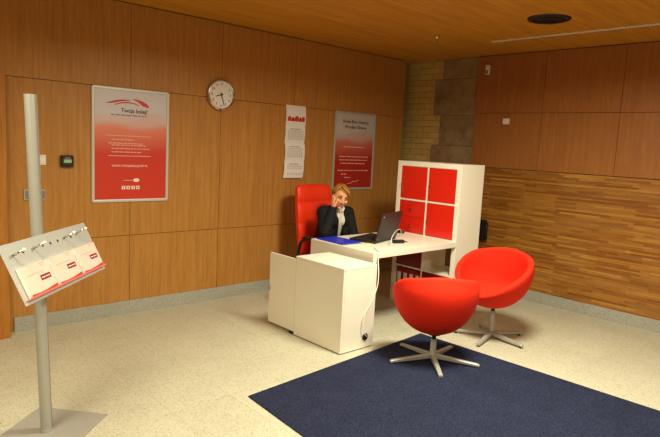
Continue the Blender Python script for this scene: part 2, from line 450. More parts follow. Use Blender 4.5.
# ------------------------------------------------------------------ things on the back wall
t = thing('motion_sensor', 'upright white sensor box high on the back wall near the ceiling', 'sensor', (1.141, 0, 2.567))
MB().box(1.116, 1.166, -.04, -.0005, 2.512, 2.622).build('housing', M_whiteg, t, bevel=.008)
MB().ell((1.141, -.04, 2.54), (.018, .006, .022)).build('lens', M_inkg, t, smooth=True)
t = thing('junction_box', 'small square white junction box on the back wall panel', 'junction box', (1.432, 0, 1.978))
MB().box(1.395, 1.469, -.035, -.0005, 1.945, 2.012).build('housing', M_whiteg, t, bevel=.006)
MB().box(1.405, 1.459, -.04, -.0355, 1.955, 2.002).build('cover', M_inkw, t, bevel=.003)
t = thing('wall_box', 'black box on the strip wood wall behind the white shelf unit', 'box', (1.25, 0, .7))
MB().box(1.17, 1.30, -.075, -.0045, .59, .83).build('body', M_black, t, bevel=.012)
hs_ = MB(); hs_.tube([(1.325, -.06, .61), (1.335, -.075, .66), (1.335, -.08, .70), (1.335, -.075, .76), (1.325, -.06, .80)], [(.016, .022), (.013, .018), (.012, .016), (.013, .018), (.016, .022)], 12)
hs_.build('side_tube', M_black, t, smooth=True)

# ------------------------------------------------------------------ things on the left wall
t = thing('wall_card_reader', 'square black card reader with a pale display on the left wall', 'card reader', (0, -4.33, 1.374))
MB().box(.0005, .035, -4.377, -4.279, 1.325, 1.422).build('housing', M_black, t, bevel=.008)
MB().box(.0352, .037, -4.358, -4.298, 1.36, 1.388).build('display', M_green, t)
MB().box(.0352, .037, -4.35, -4.306, 1.395, 1.405).build('indicator', M_inkg, t)
t = thing('light_switch', 'small pale wall switch just right of the display stand pole', 'switch', (0, -4.515, 1.378))
MB().box(.0005, .009, -4.545, -4.485, 1.34, 1.42).build('plate', M_whiteg, t, bevel=.002)
MB().box(.0092, .014, -4.532, -4.498, 1.358, 1.402).build('rocker', M_inkw, t, bevel=.001)
t = thing('switch_panel', 'wide grey switch plate on the wall behind the stand pole', 'switch', (0, -4.575, 1.105))
MB().box(.0005, .012, -4.652, -4.498, 1.06, 1.145).build('plate', M_grey, t, bevel=.003)
for k in range(2): MB().box(.0122, .017, -4.642 + k * .075, -4.578 + k * .075, 1.07, 1.135).build('rocker', M_inkg, t, bevel=.001)

def poster(name, label, y0, y1, z0, z1, mat, frm, group=None):
    t = thing(name, label, 'poster', (0, (y0 + y1) / 2, (z0 + z1) / 2))
    w = .026; m = MB(); rr = .018
    # rounded outer frame of snap profile
    for a in ((y0, y1, z1 - w, z1), (y0, y1, z0, z0 + w)): m.box(.0006, .014, a[0] + rr * .5, a[1] - rr * .5, a[2], a[3])
    for a in ((y0, y0 + w), (y1 - w, y1)): m.box(.0006, .0142, a[0], a[1], z0 + rr * .5, z1 - rr * .5)
    m.build('frame', frm, t, bevel=.006, seg=3)
    MB().box(.0007, .006, y0 + w, y1 - w, z0 + w, z1 - w).build('print', mat, t)
    return t
# left poster
t = poster('poster', 'large framed red poster with swoosh logo on the left wall', -4.127, -3.425, 1.022, 2.012, M_post1, M_frame)
P1 = FACE_X.copy(); P1.translation = Vector((.0062, -4.127, 2.012))          # local x right, y up (negative = down)
def uv(x, y): return ((x - 62) / 521 * .70, -(y - 42) / 790 * .99)
lg = MB()
def swoosh(mb, top, bot, M, fn, h=.0006):
    mb.prism([fn(*q) for q in top] + [fn(*q) for q in reversed(bot)], 0, h, M)
swoosh(lg, [(150, 152), (185, 140), (230, 126), (270, 121), (312, 120)], [(160, 154), (195, 150), (235, 140), (270, 132), (312, 124)], P1, uv)
swoosh(lg, [(205, 158), (250, 142), (300, 134), (340, 140), (372, 154)], [(212, 162), (255, 150), (300, 143), (338, 147), (368, 158)], P1, uv)
swoosh(lg, [(325, 114), (360, 114), (395, 124), (425, 140), (440, 158), (436, 166)], [(335, 120), (362, 130), (378, 142), (400, 158), (420, 163), (432, 166)], P1, uv)
lg.build('swoosh_logo', M_inkr, t)
tm = MB(); x, y = uv(432, 208); text_mb(tm, 'Twoja kolej?', .048, P1 @ Matrix.Translation((x, y, .0003)), 'RIGHT', bold=.018); tm.build('headline', M_ink, t)
sm = MB(); a = uv(186, 232); b = uv(424, 232); words_mb(sm, P1, a[0], b[0], a[1], .010, 3, .02, .06); sm.build('subtitle', M_inkg, t)
def uv2(x, y): # second crop: frame 38..520 wide, bottom at 385
    return ((x - 50) / 482 * .70, -.99 + (385 - y) / 680 * .99 * .93)
def bar(a, b):
    MB().prism([a, b, (b[0], b[1] + .006), (a[0], a[1] + .006)], 0, .0005, P1).build('ruled_line', M_inkp, t)
bar(uv(155, 372), uv(455, 372)); bar(uv2(150, 88), uv2(415, 88))
for k, (fn, x0, x1, yy) in enumerate([(uv, 190, 340, 400), (uv, 170, 400, 425), (uv2, 168, 380, 20), (uv2, 168, 410, 42), (uv2, 168, 360, 64)]):
    a = fn(x0, yy); b = fn(x1, yy); words_mb(MB(), P1, a[0], b[0], a[1], .008, 10 + k).build('small_print', M_inkp, t)
wm = MB(); a = uv2(282, 156); text_mb(wm, 'WWW.TWOJAKOLEJ.PKP.PL', .0262, P1 @ Matrix.Translation((a[0], a[1], .0003)), 'CENTER'); wm.build('web_address', M_inkw, t)
a = uv2(322, 243); MB().prism([(a[0] + .03 * math.cos(q * PI / 12), a[1] + .016 * math.sin(q * PI / 12)) for q in range(24)], 0, .0005, P1).build('oval_badge', M_inkw, t)
a = uv2(240, 247); b = uv2(295, 247); words_mb(MB(), P1, a[0], b[0], a[1], .008, 31, .01, .03).build('small_print', M_inkp, t)
for k in range(4):
    a = uv2(242 + k * 30, 292); io = MB().prism([(a[0] - .016, a[1] - .014), (a[0] + .016, a[1] - .014), (a[0] + .016, a[1] + .016), (a[0] - .016, a[1] + .016)], 0, .0005, P1).build('icon', M_inkw, t)
    im = MB()
    if k % 2 == 0: im.prism([(a[0] - .004, a[1] - .012), (a[0] + .003, a[1] - .012), (a[0] + .003, a[1] + .008), (a[0] + .009, a[1] + .012), (a[0] - .004, a[1] + .012)], .0005, .0008, P1)
    else: im.prism([(a[0] + .008 * math.cos(q * PI / 8), a[1] + .008 * math.sin(q * PI / 8)) for q in range(16)], .0005, .0008, P1)
    im.build('symbol', M_inkr, io)
# right poster
t = poster('poster', 'dim red poster with a two line dark title, right of the calendar', -1.343, -.648, 1.087, 2.014, M_post2, M_grey)
P2 = FACE_X.copy(); P2.translation = Vector((.0062, -1.343, 2.014))
for s, yy in (('Nowe Biuro Dworca', -.13), ('Wrocław Główny', -.195)): tm = text_mb(MB(), s, .051, P2 @ Matrix.Translation((.35, yy, .0003)), 'CENTER', bold=.018); tm.build('headline', M_ink, t)
for k, (x0, x1, yy, h) in enumerate([(.16, .52, -.42, .012), (.1, .6, -.535, .011), (.1, .58, -.575, .011), (.12, .55, -.615, .011), (.08, .62, -.70, .011), (.14, .24, -.745, .011), (.2, .3, -.785, .011)]):
    words_mb(MB(), P2, x0, x1, yy, h, 40 + k, .02, .07).build('small_print', M_inkp, t)
sg = MB(); sg.tube([P2 @ Vector(q) for q in [(.26, -.855, .0015), (.32, -.845, .0015), (.35, -.825, .0015), (.40, -.83, .0015), (.44, -.815, .0015)]], .004, 6)
sg.build('emblem', M_inkp, t)

# wall calendar
t = thing('wall_calendar', 'long white three month calendar hanging right of the clock', 'calendar', (0, -1.93, 1.63))
def sheet(name, z0, z1, bow0, bow1, mat, xo, thick=.0015, y0=-2.066, y1=-1.79, skew=0):
    m = MB(); n = 8; rg = []
    for i in range(n + 1):
        a = i / n; z = z1 + (z0 - z1) * a; x = xo + bow0 + (bow1 - bow0) * a + .010 * math.sin(a * PI)
        o = skew * a
        rg.append([(x, y0 + o, z), (x, y1 + o, z), (x + thick, y1 + o, z), (x + thick, y0 + o, z)])
    m.rings(rg); return m.build(name, mat, t, smooth=False)
sheet('header', 1.80, 2.018, 0, .006, M_paper, .001)
sheet('month_sheet', 1.61, 1.80, .004, .004, M_paper, .002, skew=-.008)
sheet('month_sheet', 1.42, 1.61, .006, .002, M_paper, .004, skew=.006)
sheet('month_sheet', 1.232, 1.42, .006, .016, M_paper, .004, skew=-.02)
PC = FACE_X.copy(); PC.translation = Vector((0, -2.066, 2.018))
Q = PC.copy(); Q.translation.x = .0165
for k, (x0, w_, h) in enumerate([(.02, .05, .055), (.075, .035, .045), (.115, .06, .06), (.18, .03, .05), (.215, .045, .058)]):
    MB().prism([(x0, -.17), (x0 + w_, -.17), (x0 + w_, -.17 + h * .7), (x0 + w_ * .7, -.17 + h), (x0 + w_ * .25, -.17 + h * .9), (x0, -.17 + h * .6)], -.002, .0005, Q).build('photo_print', M_inkdr if k % 2 else M_inkr, t)
for (zt, dx) in ((1.79, .0197), (1.60, .0197), (1.41, .0262)):
    Q = PC.copy(); Q.translation.x = dx; gr = MB()
    words_mb(gr, Q, .06, .20, zt - 2.018 - .03, .008, int(zt * 100))
    for i in range(7):
        for j in range(5):
            xx = .035 + i * .032; yy = zt - 2.018 - .055 - j * .021
            gr.prism([(xx, yy), (xx + .012, yy), (xx + .012, yy + .010), (xx, yy + .010)], -.002, .0004, Q)
    gr.build('date_print', M_inkg, t)

# wall clock
ck = thing('wall_clock', 'round steel rimmed clock with white dial on the left wall', 'clock', (0, -2.892, 2.042))
K = FACE_X.copy(); K.translation = Vector((0, -2.892, 2.042))
auto_smooth(MB().lathe([(.15, .0005), (.152, .03), (.147, .042), (.138, .045), (.131, .040), (.129, .0325)], 48, K, False).build('rim', M_steel, ck))
MB().lathe([(.14, .001), (.1295, .032), (.0005, .0322)], 48, K).build('dial', M_paper, ck)
for h in range(1, 13):
    a = PI / 2 - h * PI / 6
    nm = text_mb(MB(), str(h), .036, K @ Matrix.Translation((.103 * math.cos(a), .103 * math.sin(a) - .012, .033)), 'CENTER'); nm.build('numeral', M_ink, ck)
def hand(name, ang, L, w, z):
    R_ = K @ Matrix.Rotation(-ang, 4, 'Z'); MB().prism([(-w, -.022), (w, -.022), (w * .6, L), (-w * .6, L)], z, z + .0015, R_).build(name, M_black, ck)
hand('hour_hand', 2 * PI * (8 + 27 / 60) / 12, .066, .0055, .0345); hand('minute_hand', 2 * PI * 27 / 60, .105, .0042, .0365)
MB().lathe([(.009, .0385), (.009, .041), (.0005, .0412)], 16, K).build('pin', M_black, ck)

# ------------------------------------------------------------------ rug
rg = MB(); Mr = Matrix.Identity(4)
A, B, Cc, D = (1.938, -1.983), (2.087, -3.922), (4.33, -4.095), (4.18, -1.895)
rg.prism([A, B, Cc, D], .0003, .009, Mr)
ro = rg.build('rug', M_rug, None, bevel=.003); tag(ro, 'dark navy blue carpet laid flat on the pale floor', 'rug')

# ------------------------------------------------------------------ shelf unit
SX, SY = .993, -1.324; W_, D_, HH = .79, .39, 1.49
t = thing('shelf_unit', 'white cube shelf unit with red doors at the end of the desk', 'shelf unit', (SX + W_ / 2, SY + D_ / 2, 0))
E_ = .05; CW = (W_ - 2 * E_ - .016) / 2; z_rows = [.05, .05 + .3355, .05 + .3355 + .016]
c = MB(); c.box(SX, SX + E_, SY, SY + D_, 0, HH); c.box(SX + W_ - E_, SX + W_, SY, SY + D_, 0, HH)
c.box(SX + E_, SX + W_ - E_, SY, SY + D_, 0, .05); c.box(SX + E_, SX + W_ - E_, SY, SY + D_, HH - .05, HH)
c.build('carcass', M_white, t, bevel=.0015)
rows = []; ch = (HH - .1 - 3 * .016) / 4
for k in range(4): z0 = .05 + k * (ch + .016); rows.append((z0, z0 + ch))
xs = [(SX + E_, SX + E_ + CW), (SX + E_ + CW + .016, SX + W_ - E_)]
for k in range(3): MB().box(SX + E_, SX + W_ - E_, SY + .003, SY + D_ - .003, rows[k][1], rows[k + 1][0]).build('shelf', M_white, t)
for k in range(4): MB().box(xs[0][1], xs[1][0], SY + .003, SY + D_ - .003, rows[k][0], rows[k][1]).build('divider', M_white, t)
def insert_door(i, k, knob, lock=False, mat=None):
    x0, x1 = xs[i]; z0, z1 = rows[k]
    MB().box(x0 + .002, x1 - .002, SY + .03, SY + .37, z0 + .001, z0 + .012).build('insert_floor', M_redb, t)
    d = MB().box(x0 + .003, x1 - .003, SY + .004, SY + .02, z0 + .003, z1 - .003).build('door', mat or M_redg, t, bevel=.002)
    kx = x0 + .035; kz = (z0 + z1) / 2
    auto_smooth(MB().lathe([(.005, 0), (.005, .012), (.012, .016), (.012, .022), (.0005, .023)], 16, frame_at((kx, SY + .004, kz), (1, 0, 0), (0, 0, 1))).build('knob', M_steel, d))
    if lock:
        q = MB(); q.tube([(kx - .008, SY - .004, kz - .02), (kx - .006, SY - .012, kz - .05), (kx + .004, SY - .006, kz - .085)], .004, 8)
        q.box(kx - .012, kx + .012, SY - .009, SY - .005, kz - .12, kz - .085); q.build('key', M_steel, d)
insert_door(0, 3, 0, True); insert_door(1, 3, 0); insert_door(1, 2, 0); insert_door(0, 1, 0, mat=M_redd); insert_door(1, 0, 0, mat=M_redd)
x0, x1 = xs[0]; z0, z1 = rows[2]; zm = (z0 + z1) / 2
MB().box(x0 + .002, x1 - .002, SY + .03, SY + .37, z0 + .001, z1 - .001).build('drawer_box', M_redb, t)
for a, b in ((z0 + .003, zm - .0015), (zm + .0015, z1 - .003)):
    d = MB().box(x0 + .003, x1 - .003, SY + .004, SY + .02, a, b).build('drawer', M_redg, t, bevel=.002)
    auto_smooth(MB().lathe([(.005, 0), (.005, .012), (.012, .016), (.012, .022), (.0005, .023)], 16, frame_at(((x0 + x1) / 2, SY + .004, (a + b) / 2), (1, 0, 0), (0, 0, 1))).build('knob', M_steel, d))
# binders in the lowest left cell
for k in range(4):
    bx = xs[0][0] + .008 + k * .081; zb = rows[0][0] + .0008
    nth = ['leftmost', 'second from left', 'third from left', 'rightmost'][k]
    bt = thing('ring_binder', f'dark red ring binder under the desk in the bottom cell, {nth} of four', 'binder', (bx + .037, SY + .17, zb), 'red ring binders in the bottom cell of the shelf')
    q = MB(); q.box(bx, bx + .074, SY + .02, SY + .024, zb, zb + .315); q.box(bx, bx + .003, SY + .024, SY + .30, zb, zb + .315); q.box(bx + .071, bx + .074, SY + .024, SY + .30, zb, zb + .315)
    q.build('cover', M_redb, bt)
    MB().box(bx + .006, bx + .068, SY + .03, SY + .29, zb + .006, zb + .3).build('paper_block', M_paper, bt)
    MB().box(bx + .014, bx + .060, SY + .0188, SY + .0198, zb + .12, zb + .27).build('spine_label', M_paper, bt)

# ------------------------------------------------------------------ desk
DZ = .745; DE = SY - 1.166
t = thing('desk', 'long white desk running from the shelf unit to the low cabinet', 'desk', (SX + .395, -1.9, 0))
MB().box(SX, SX + W_, DE, SY - .001, DZ - .05, DZ).build('desk_top', M_white, t, bevel=.0015)
MB().box(SX, SX + W_, DE, DE + .05, 0, DZ - .0505).build('end_panel', M_white, t, bevel=.0015)
# ------------------------------------------------------------------ low cabinet before the desk
CX0, CX1, CY0, CY1, CZ = 1.323, 1.899, -2.936, -2.565, .683
t = thing('low_cabinet', 'low white cabinet with a sliding panel standing against the desk end', 'cabinet', ((CX0 + CX1) / 2, (CY0 + CY1) / 2, 0))
MB().box(CX0 + .003, CX1 - .003, CY0 + .003, CY1, .008, CZ - .022).build('carcass', M_white, t, bevel=.0015)
MB().box(CX0, CX1, CY0, CY1, CZ - .0205, CZ).build('cabinet_top', M_white, t, bevel=.0015)
MB().box(CX0 + .012, CX1 - .012, CY0 + .012, CY1 - .012, 0, .0075).build('plinth', M_black, t)
MB().box(CX1 - .0025, CX1 + .0005, CY0 + .021, CY1, .009, CZ - .022).build('side_panel', M_white, t)
ns = []
for k in range(9):
    a = -PI / 2 + PI * k / 8; ns.append((.965 + .018 * math.cos(a), .335 + .028 * math.sin(a)))
poly = [(.965, .03)] + ns + [(.965, .655), (1.322, .655), (1.322, .03)]
MB().prism(poly, 0, .018, frame_at((0, -2.914, 0), (1, 0, 0), (0, 0, 1))).build('sliding_panel', M_white, t, bevel=.001)
MB().box(1.255, 1.322, -2.930, -2.916, .0, .0295).build('castor', M_black, t, bevel=.004)
gm = frame_at((CX1 + .0006, -2.662, .098), (0, 1, 0), (0, 0, 1))
auto_smooth(MB().lathe([(.03, 0), (.03, .004), (.026, .008), (.02, .006), (.0005, .005)], 28, gm).build('cable_grommet', M_black, t))

# power cable: laptop, over the desk edge, down the cabinet to the grommet
def smooth_path(pts, n=8):
    P = [Vector(p) for p in pts]; out = []
    for i in range(len(P) - 1):
        p0 = P[max(i - 1, 0)]; p1 = P[i]; p2 = P[i + 1]; p3 = P[min(i + 2, len(P) - 1)]
        for k in range(n):
            s = k / n
            out.append(.5 * ((2 * p1) + (p2 - p0) * s + (2 * p0 - 5 * p1 + 4 * p2 - p3) * s * s + (3 * p1 - p0 - 3 * p2 + p3) * s ** 3))
    out.append(P[-1]); return out
zc = DZ + .0052
pc = MB().tube(smooth_path([(1.545, -2.20, zc), (1.62, -2.30, zc), (1.70, -2.37, zc), (1.775, -2.415, zc), (1.792, -2.43, DZ - .01), (1.805, -2.452, .68),
    (1.86, -2.50, .60), (1.90, -2.55, .50), (1.909, -2.615, .385), (1.912, -2.695, .285), (1.915, -2.715, .2), (1.925, -2.69, .135), (1.918, -2.662, .105)]), .0042, 8)
o = pc.build('power_cable', M_cable, None, smooth=True); tag(o, 'white cable hanging from the desk edge down the side of the low cabinet', 'cable')
pc = MB().tube(smooth_path([(1.61, -2.08, zc), (1.60, -2.065, .80), (1.565, -2.00, .835), (1.50, -1.88, .855), (1.42, -1.74, .845), (1.32, -1.60, .80), (1.23, -1.49, zc)]), .0034, 8)
o = pc.build('looped_cable', M_cable, None, smooth=True); tag(o, 'pale cable arching over the desk behind the open laptop', 'cable')
pc = MB().tube(smooth_path([(1.42, -2.44, zc), (1.50, -2.36, zc), (1.53, -2.28, zc), (1.525, -2.22, zc)]), .003, 8)
o = pc.build('desk_cable', M_cable, None, smooth=True); tag(o, 'thin white cable lying flat on the desk between folder and laptop', 'cable')
t = thing('power_adapter', 'small black power adapter lying behind the laptop under the cable arch', 'adapter', (1.545, -1.90, DZ))
Ma = Matrix.Translation((1.545, -1.90, DZ + .0008)) @ Matrix.Rotation(1.2, 4, 'Z')
MB().box(-.055, .055, -.022, .022, 0, .03, Ma).build('housing', M_black, t, bevel=.005)
MB().tube([Ma @ Vector((.056, 0, .015)), Ma @ Vector((.08, .004, .012)), Ma @ Vector((.105, .02, .006))], .004, 8).build('plug_lead', M_black, t, smooth=True)
t = thing('computer_mouse', 'small black mouse on the desk close to the red drawers', 'mouse', (1.13, -1.385, DZ))
mm = MB()
for i in range(13):
    for_ = None
rgm = []
for i in range(9):
    a = i / 8; xx = -.05 + .1 * a; w = .03 * math.sqrt(max(.02, 1 - (2 * a - 1) ** 4)); h = .034 * math.sqrt(max(.03, math.sin(PI * (.08 + .84 * a))))
    rgm.append([Vector((1.13, -1.385, DZ + .001)) + Vector((xx, w * math.cos(PI * j / 8), h * math.sin(PI * j / 8))) for j in range(9)])
mm.rings(rgm); auto_smooth(mm.build('body', M_black, t), 60)
MB().ell((1.157, -1.385, DZ + .032), (.008, .003, .006)).build('wheel', M_inkg, t, smooth=True)

# laptop
HA, HB = Vector((1.487, -2.155, DZ)), Vector((1.37, -1.735, DZ))
Yv = (HB - HA).normalized(); Xv = Vector((-Yv.y, Yv.x, 0)); Xv = -Xv if Xv.x > 0 else Xv      # Xv from hinge towards the person
L = (HB - HA).length
t = thing('laptop', 'open black laptop on the desk facing the seated person', 'laptop', (HA + HB) / 2 + Xv * .14)
ML = Matrix((Yv, Xv, Vector((0, 0, 1)))).transposed().to_4x4(); ML.translation = HA
MB().box(0, L, 0, .27, .003, .026, ML).build('base', M_lap, t, bevel=.004)
kb = MB()
for i in range(14):
    for j in range(5): kb.box(.025 + i * .0235, .045 + i * .0235, .05 + j * .0215, .068 + j * .0215, .0262, .0285, ML)
kb.build('keyboard', M_key, t)
MB().box(L / 2 - .045, L / 2 + .045, .185, .245, .0262, .0268, ML).build('touchpad', M_key, t)
ang = math.radians(12)
MS = ML @ Matrix.Translation((0, .004, .0275)) @ Matrix.Rotation(ang, 4, 'X')
ld_ = MB().box(0, L, -.012, 0, .002, .262, MS).build('lid', M_lap, t, bevel=.004)
MB().box(.014, L - .014, .0003, .0015, .022, .25, MS).build('display', M_screen, ld_)
MB().box(.03, .058, -.0135, -.0122, .222, .235, MS).build('badge', M_steel, ld_)
for a, b in ((.04, .09), (L - .09, L - .04)): MB().cyl(ML @ Vector((a, .001, .0275)), ML @ Vector((b, .001, .0275)), .007).build('hinge', M_lap, t, smooth=True)

# folder
t = thing('folder', 'bright blue folder lying on the desk corner before the person', 'folder', (1.2, -2.34, DZ))
MF = Matrix.Translation((1.035, -2.462, DZ)) @ Matrix.Rotation(-.03, 4, 'Z')
MB().box(0, .35, .01, .245, .0006, .0025, MF).build('back_cover', M_blue, t)
MB().box(.01, .34, .014, .235, .003, .009, MF).build('paper_block', M_paper, t)
MB().box(0, .35, .01, .245, .0095, .0115, MF).build('front_cover', M_blue, t, bevel=.0006)
MB().box(0, .35, .006, .0098, .0006, .0115, MF).build('spine', M_blue, t)
o = MB().box(1.405, 1.46, -2.215, -2.16, DZ + .0004, DZ + .0024).build('sticky_note', M_yel, None); tag(o, 'small yellow paper note on the desk beside the laptop', 'note')

# ------------------------------------------------------------------ tub chairs
def tub_chair(label, cx, cy, face, leg0, lift=0, R0=.329, off=(0, 0), ls=1):
    t = thing('tub_chair', label, 'chair', (cx, cy, 0), 'red swivel tub chairs')
    ZB, ZC = .215, .59
    na = 64
    def rim(phi):
        p = abs((phi + PI) % (2 * PI) - PI) / PI            # 0 at the front, 1 at the back
        a = min(1, max(0, (p - .06) / .60)); a = a * a * (3 - 2 * a) * .6 + a * .4
        return .372 + .283 * a + .058 * (.5 - .5 * math.cos(PI * max(0, (p - .45) / .55)))
    def rout(z):
        if z >= ZC: return R0 - .04 * ((z - ZC) / .1) ** 2
        q = (ZC - z) / (ZC - ZB); return R0 * max(0, 1 - q ** 2.1) ** (1 / 2.1)
    th = .027                                     # half thickness of the padded rim
    vs = []; prof_n = None
    for i in range(na):
        phi = 2 * PI * i / na; zr = rim(phi); pr = []
        zt = zr - th
        for k in range(15):
            s = k / 14; z = ZB + (zt - ZB) * (1 - math.cos(s * PI / 2)) if k else ZB + .0005
            pr.append((max(rout(z), .004 + .02 * 0), z))
        ro_ = rout(zt)
        for k in range(1, 8):
            a = PI * k / 8; pr.append((ro_ - th + th * math.cos(a), zt + th * math.sin(a)))
        ri = ro_ - 2 * th; zs = .355
        for k in range(0, 7):
            s = k / 6; z = zt + (min(zs, zt - .004) - zt) * s
            pr.append((min(ri, max(.1, rout(z) - 2 * th)), z))
        pr.append((.05, .352))
        vs.append([(rr * math.cos(phi), rr * math.sin(phi) * 1.0, z) for rr, z in pr])
    R = Matrix.Translation((cx + off[0], cy + off[1], lift)) @ Matrix.Rotation(face, 4, 'Z')
    m = MB(); n = len(vs[0])
    m.add([R @ Vector(p) for ring in vs for p in ring],
          [(i * n + j, i * n + j + 1, ((i + 1) % na) * n + j + 1, ((i + 1) % na) * n + j) for i in range(na) for j in range(n - 1)]
          + [tuple(i * n for i in range(na)), tuple(i * n + n - 1 for i in range(na))])
    m.build('shell', M_redf, t, smooth=True)
    # loose looking seat cushion, domed, following the inside of the shell
    cu = MB(); rg = []
    prof = [(.86, .356), (.97, .37), (1.0, .395), (.97, .415), (.85, .43), (.6, .438), (.3, .441), (.02, .442)]
    for k, z in prof:
        ring = []
        for i in range(na):
            phi = 2 * PI * i / na
            zt = rim(phi) - th
            rin = max(.12, min(rout(.41), rout(min(zt, .47)) ) - 2 * th - .003)
            if zt < .42: rin = rout(zt) - 2 * th + .012
            ring.append(R @ Vector((rin * k * math.cos(phi), rin * k * math.sin(phi), z - .012 - .028 * max(0, math.cos(phi)) * k)))
        rg.append(ring)
    cu.rings(rg); cu.build('seat_cushion', M_redf, t, smooth=True)
    Mz = Matrix.Translation((cx, cy, 0))
    auto_smooth(MB().lathe([(.017, .18 + lift), (.017, .212 + lift), (.05, .2155 + lift), (.05, .2205 + lift)], 24, Mz).build('collar', M_black, t))
    auto_smooth(MB().lathe([(.031, .03), (.031, .045), (.024, .06), (.021, .175 + lift), (.019, .1795 + lift)], 24, Mz).build('column', M_alu, t))
    for k in range(5):
        a = math.radians(leg0 + 72 * k); d = ls * Vector((math.cos(a), math.sin(a), 0)); s = Vector((-d.y, d.x, 0)).normalized(); o = Vector((cx, cy, 0))
        lg_ = MB(); rr = []
        for q, zt, w, h in ((.025, .062, .019, .03), (.2, .048, .017, .024), (.35, .036, .0155, .018), (.368, .031, .015, .016)):
            c_ = o + d * q
            rr.append([c_ + s * w + Vector((0, 0, zt - h)), c_ - s * w + Vector((0, 0, zt - h)), c_ - s * w + Vector((0, 0, zt - .004)), c_ - s * (w - .004) + Vector((0, 0, zt)), c_ + s * (w - .004) + Vector((0, 0, zt)), c_ + s * w + Vector((0, 0, zt - .004))])
        lg_.rings(rr); lo = lg_.build('leg', M_alu, t)
        c_ = o + d * .345; zf = .0095 if label.startswith('nearer') else .0005
        MB().cyl(c_ + Vector((0, 0, zf)), c_ + Vector((0, 0, .0205)), .012, .012, 12).build('glide', M_black, lo)
    return t
tub_chair('nearer red tub chair on the blue carpet, seen from behind', 2.402, -2.426, math.radians(140), 29, 0, .329, (-.028, .014), .96)
tub_chair('farther red tub chair on the bare floor with its open front showing', 2.36, -1.53, math.radians(-88), -5, .066, .337, (-.010, -.036), .88)

# ------------------------------------------------------------------ office chair
t = thing('office_chair', 'red leather high back office chair behind the desk', 'chair', (.56, -1.94, 0))
CYc = -1.925
def back_surface():
    nz, ny = 44, 20; front = []; 
    def thick(z, yn):
        a = (z - .47) / .71
        pads = [(.47, .62), (.62, .79), (.79, 1.005), (1.005, 1.185)]
        b = 0
        for p0, p1 in pads:
            if p0 <= z <= p1: b = math.sin(PI * (z - p0) / (p1 - p0)) ** .45
        return (.045 + .022 * b) * (1 - .55 * abs(yn) ** 5)
    rings = []
    for i in range(nz + 1):
        z = .47 + .715 * i / nz
        hw = .245 - .018 * ((z - .8) / .38) ** 2
        e = min(1, (1.185 - z) / .06); hw *= (.86 + .14 * math.sqrt(max(0, 1 - (1 - e) ** 2)))
        xb = .40 - .10 * ((z - .47) / .715) ** 1.2
        ring = []
        for j in range(ny + 1):
            yn = -1 + 2 * j / ny; ring.append((xb + thick(z, yn) + .03 * yn * yn, CYc + hw * yn, z))
        for j in range(ny, -1, -1):
            yn = -1 + 2 * j / ny; ring.append((xb - .035 * (1 - .6 * abs(yn) ** 4) + .03 * yn * yn, CYc + hw * yn, z))
        rings.append(ring)
    return MB().rings(rings)
auto_smooth(back_surface().build('backrest', M_redl, t), 60)
st = MB(); rg = []
for s, z in ((.9, .385), (.98, .40), (1, .43), (.97, .455), (.85, .468), (.5, .474), (.05, .475)):
    rg.append([(.66 + .26 * s * (abs(math.cos(a)) ** .45) * (1 if math.cos(a) > 0 else -1), CYc + .26 * s * (abs(math.sin(a)) ** .45) * (1 if math.sin(a) > 0 else -1), z) for a in [2 * PI * k / 40 for k in range(40)]])
st.rings(rg); st.build('seat', M_redl, t, smooth=True)
for sgn in (-1, 1):
    yy = CYc + sgn * .325
    ar = MB().tube(smooth_path([(.50, CYc + sgn * .262, .42), (.52, yy, .43), (.535, yy, .52), (.56, yy, .61), (.63, yy, .665), (.75, yy, .672), (.84, yy, .66), (.865, yy, .60), (.80, yy, .50), (.76, yy, .435), (.75, CYc + sgn * .262, .42)], 5), (.016), 10, None)
    ar.build('armrest', M_black, t, smooth=True)
    MB().tube([(.60, yy, .672), (.64, yy, .688), (.76, yy, .692), (.845, yy, .682), (.86, yy, .668)], [(.010, .02), (.014, .028), (.014, .028), (.013, .026), (.01, .018)], 12).build('arm_pad', M_black, t, smooth=True)
Mz = Matrix.Translation((.62, CYc, 0))
auto_smooth(MB().lathe([(.03, .09), (.03, .26), (.02, .262), (.02, .36), (.09, .366), (.09, .384)], 20, Mz).build('gas_column', M_black, t))
for k in range(5):
    a = 2 * PI * k / 5 + .3; d = Vector((math.cos(a), math.sin(a), 0)); o = Vector((.62, CYc, 0))
    lg_ = MB().tube([o + d * .02 + Vector((0, 0, .105)), o + d * .15 + Vector((0, 0, .10)), o + d * .3 + Vector((0, 0, .078))], [(.024, .026), (.02, .022), (.014, .017)], 10).build('leg', M_black, t, smooth=True)
    s = Vector((-d.y, d.x, 0)); cc = o + d * .3 + Vector((0, 0, .031))
    cs = MB(); cs.cyl(cc - s * .024, cc - s * .006, .03, .03, 16); cs.cyl(cc + s * .006, cc + s * .024, .03, .03, 16); cs.cyl(cc, cc + Vector((0, 0, .04)), .008)
    auto_smooth(cs.build('castor', M_black, lg_))

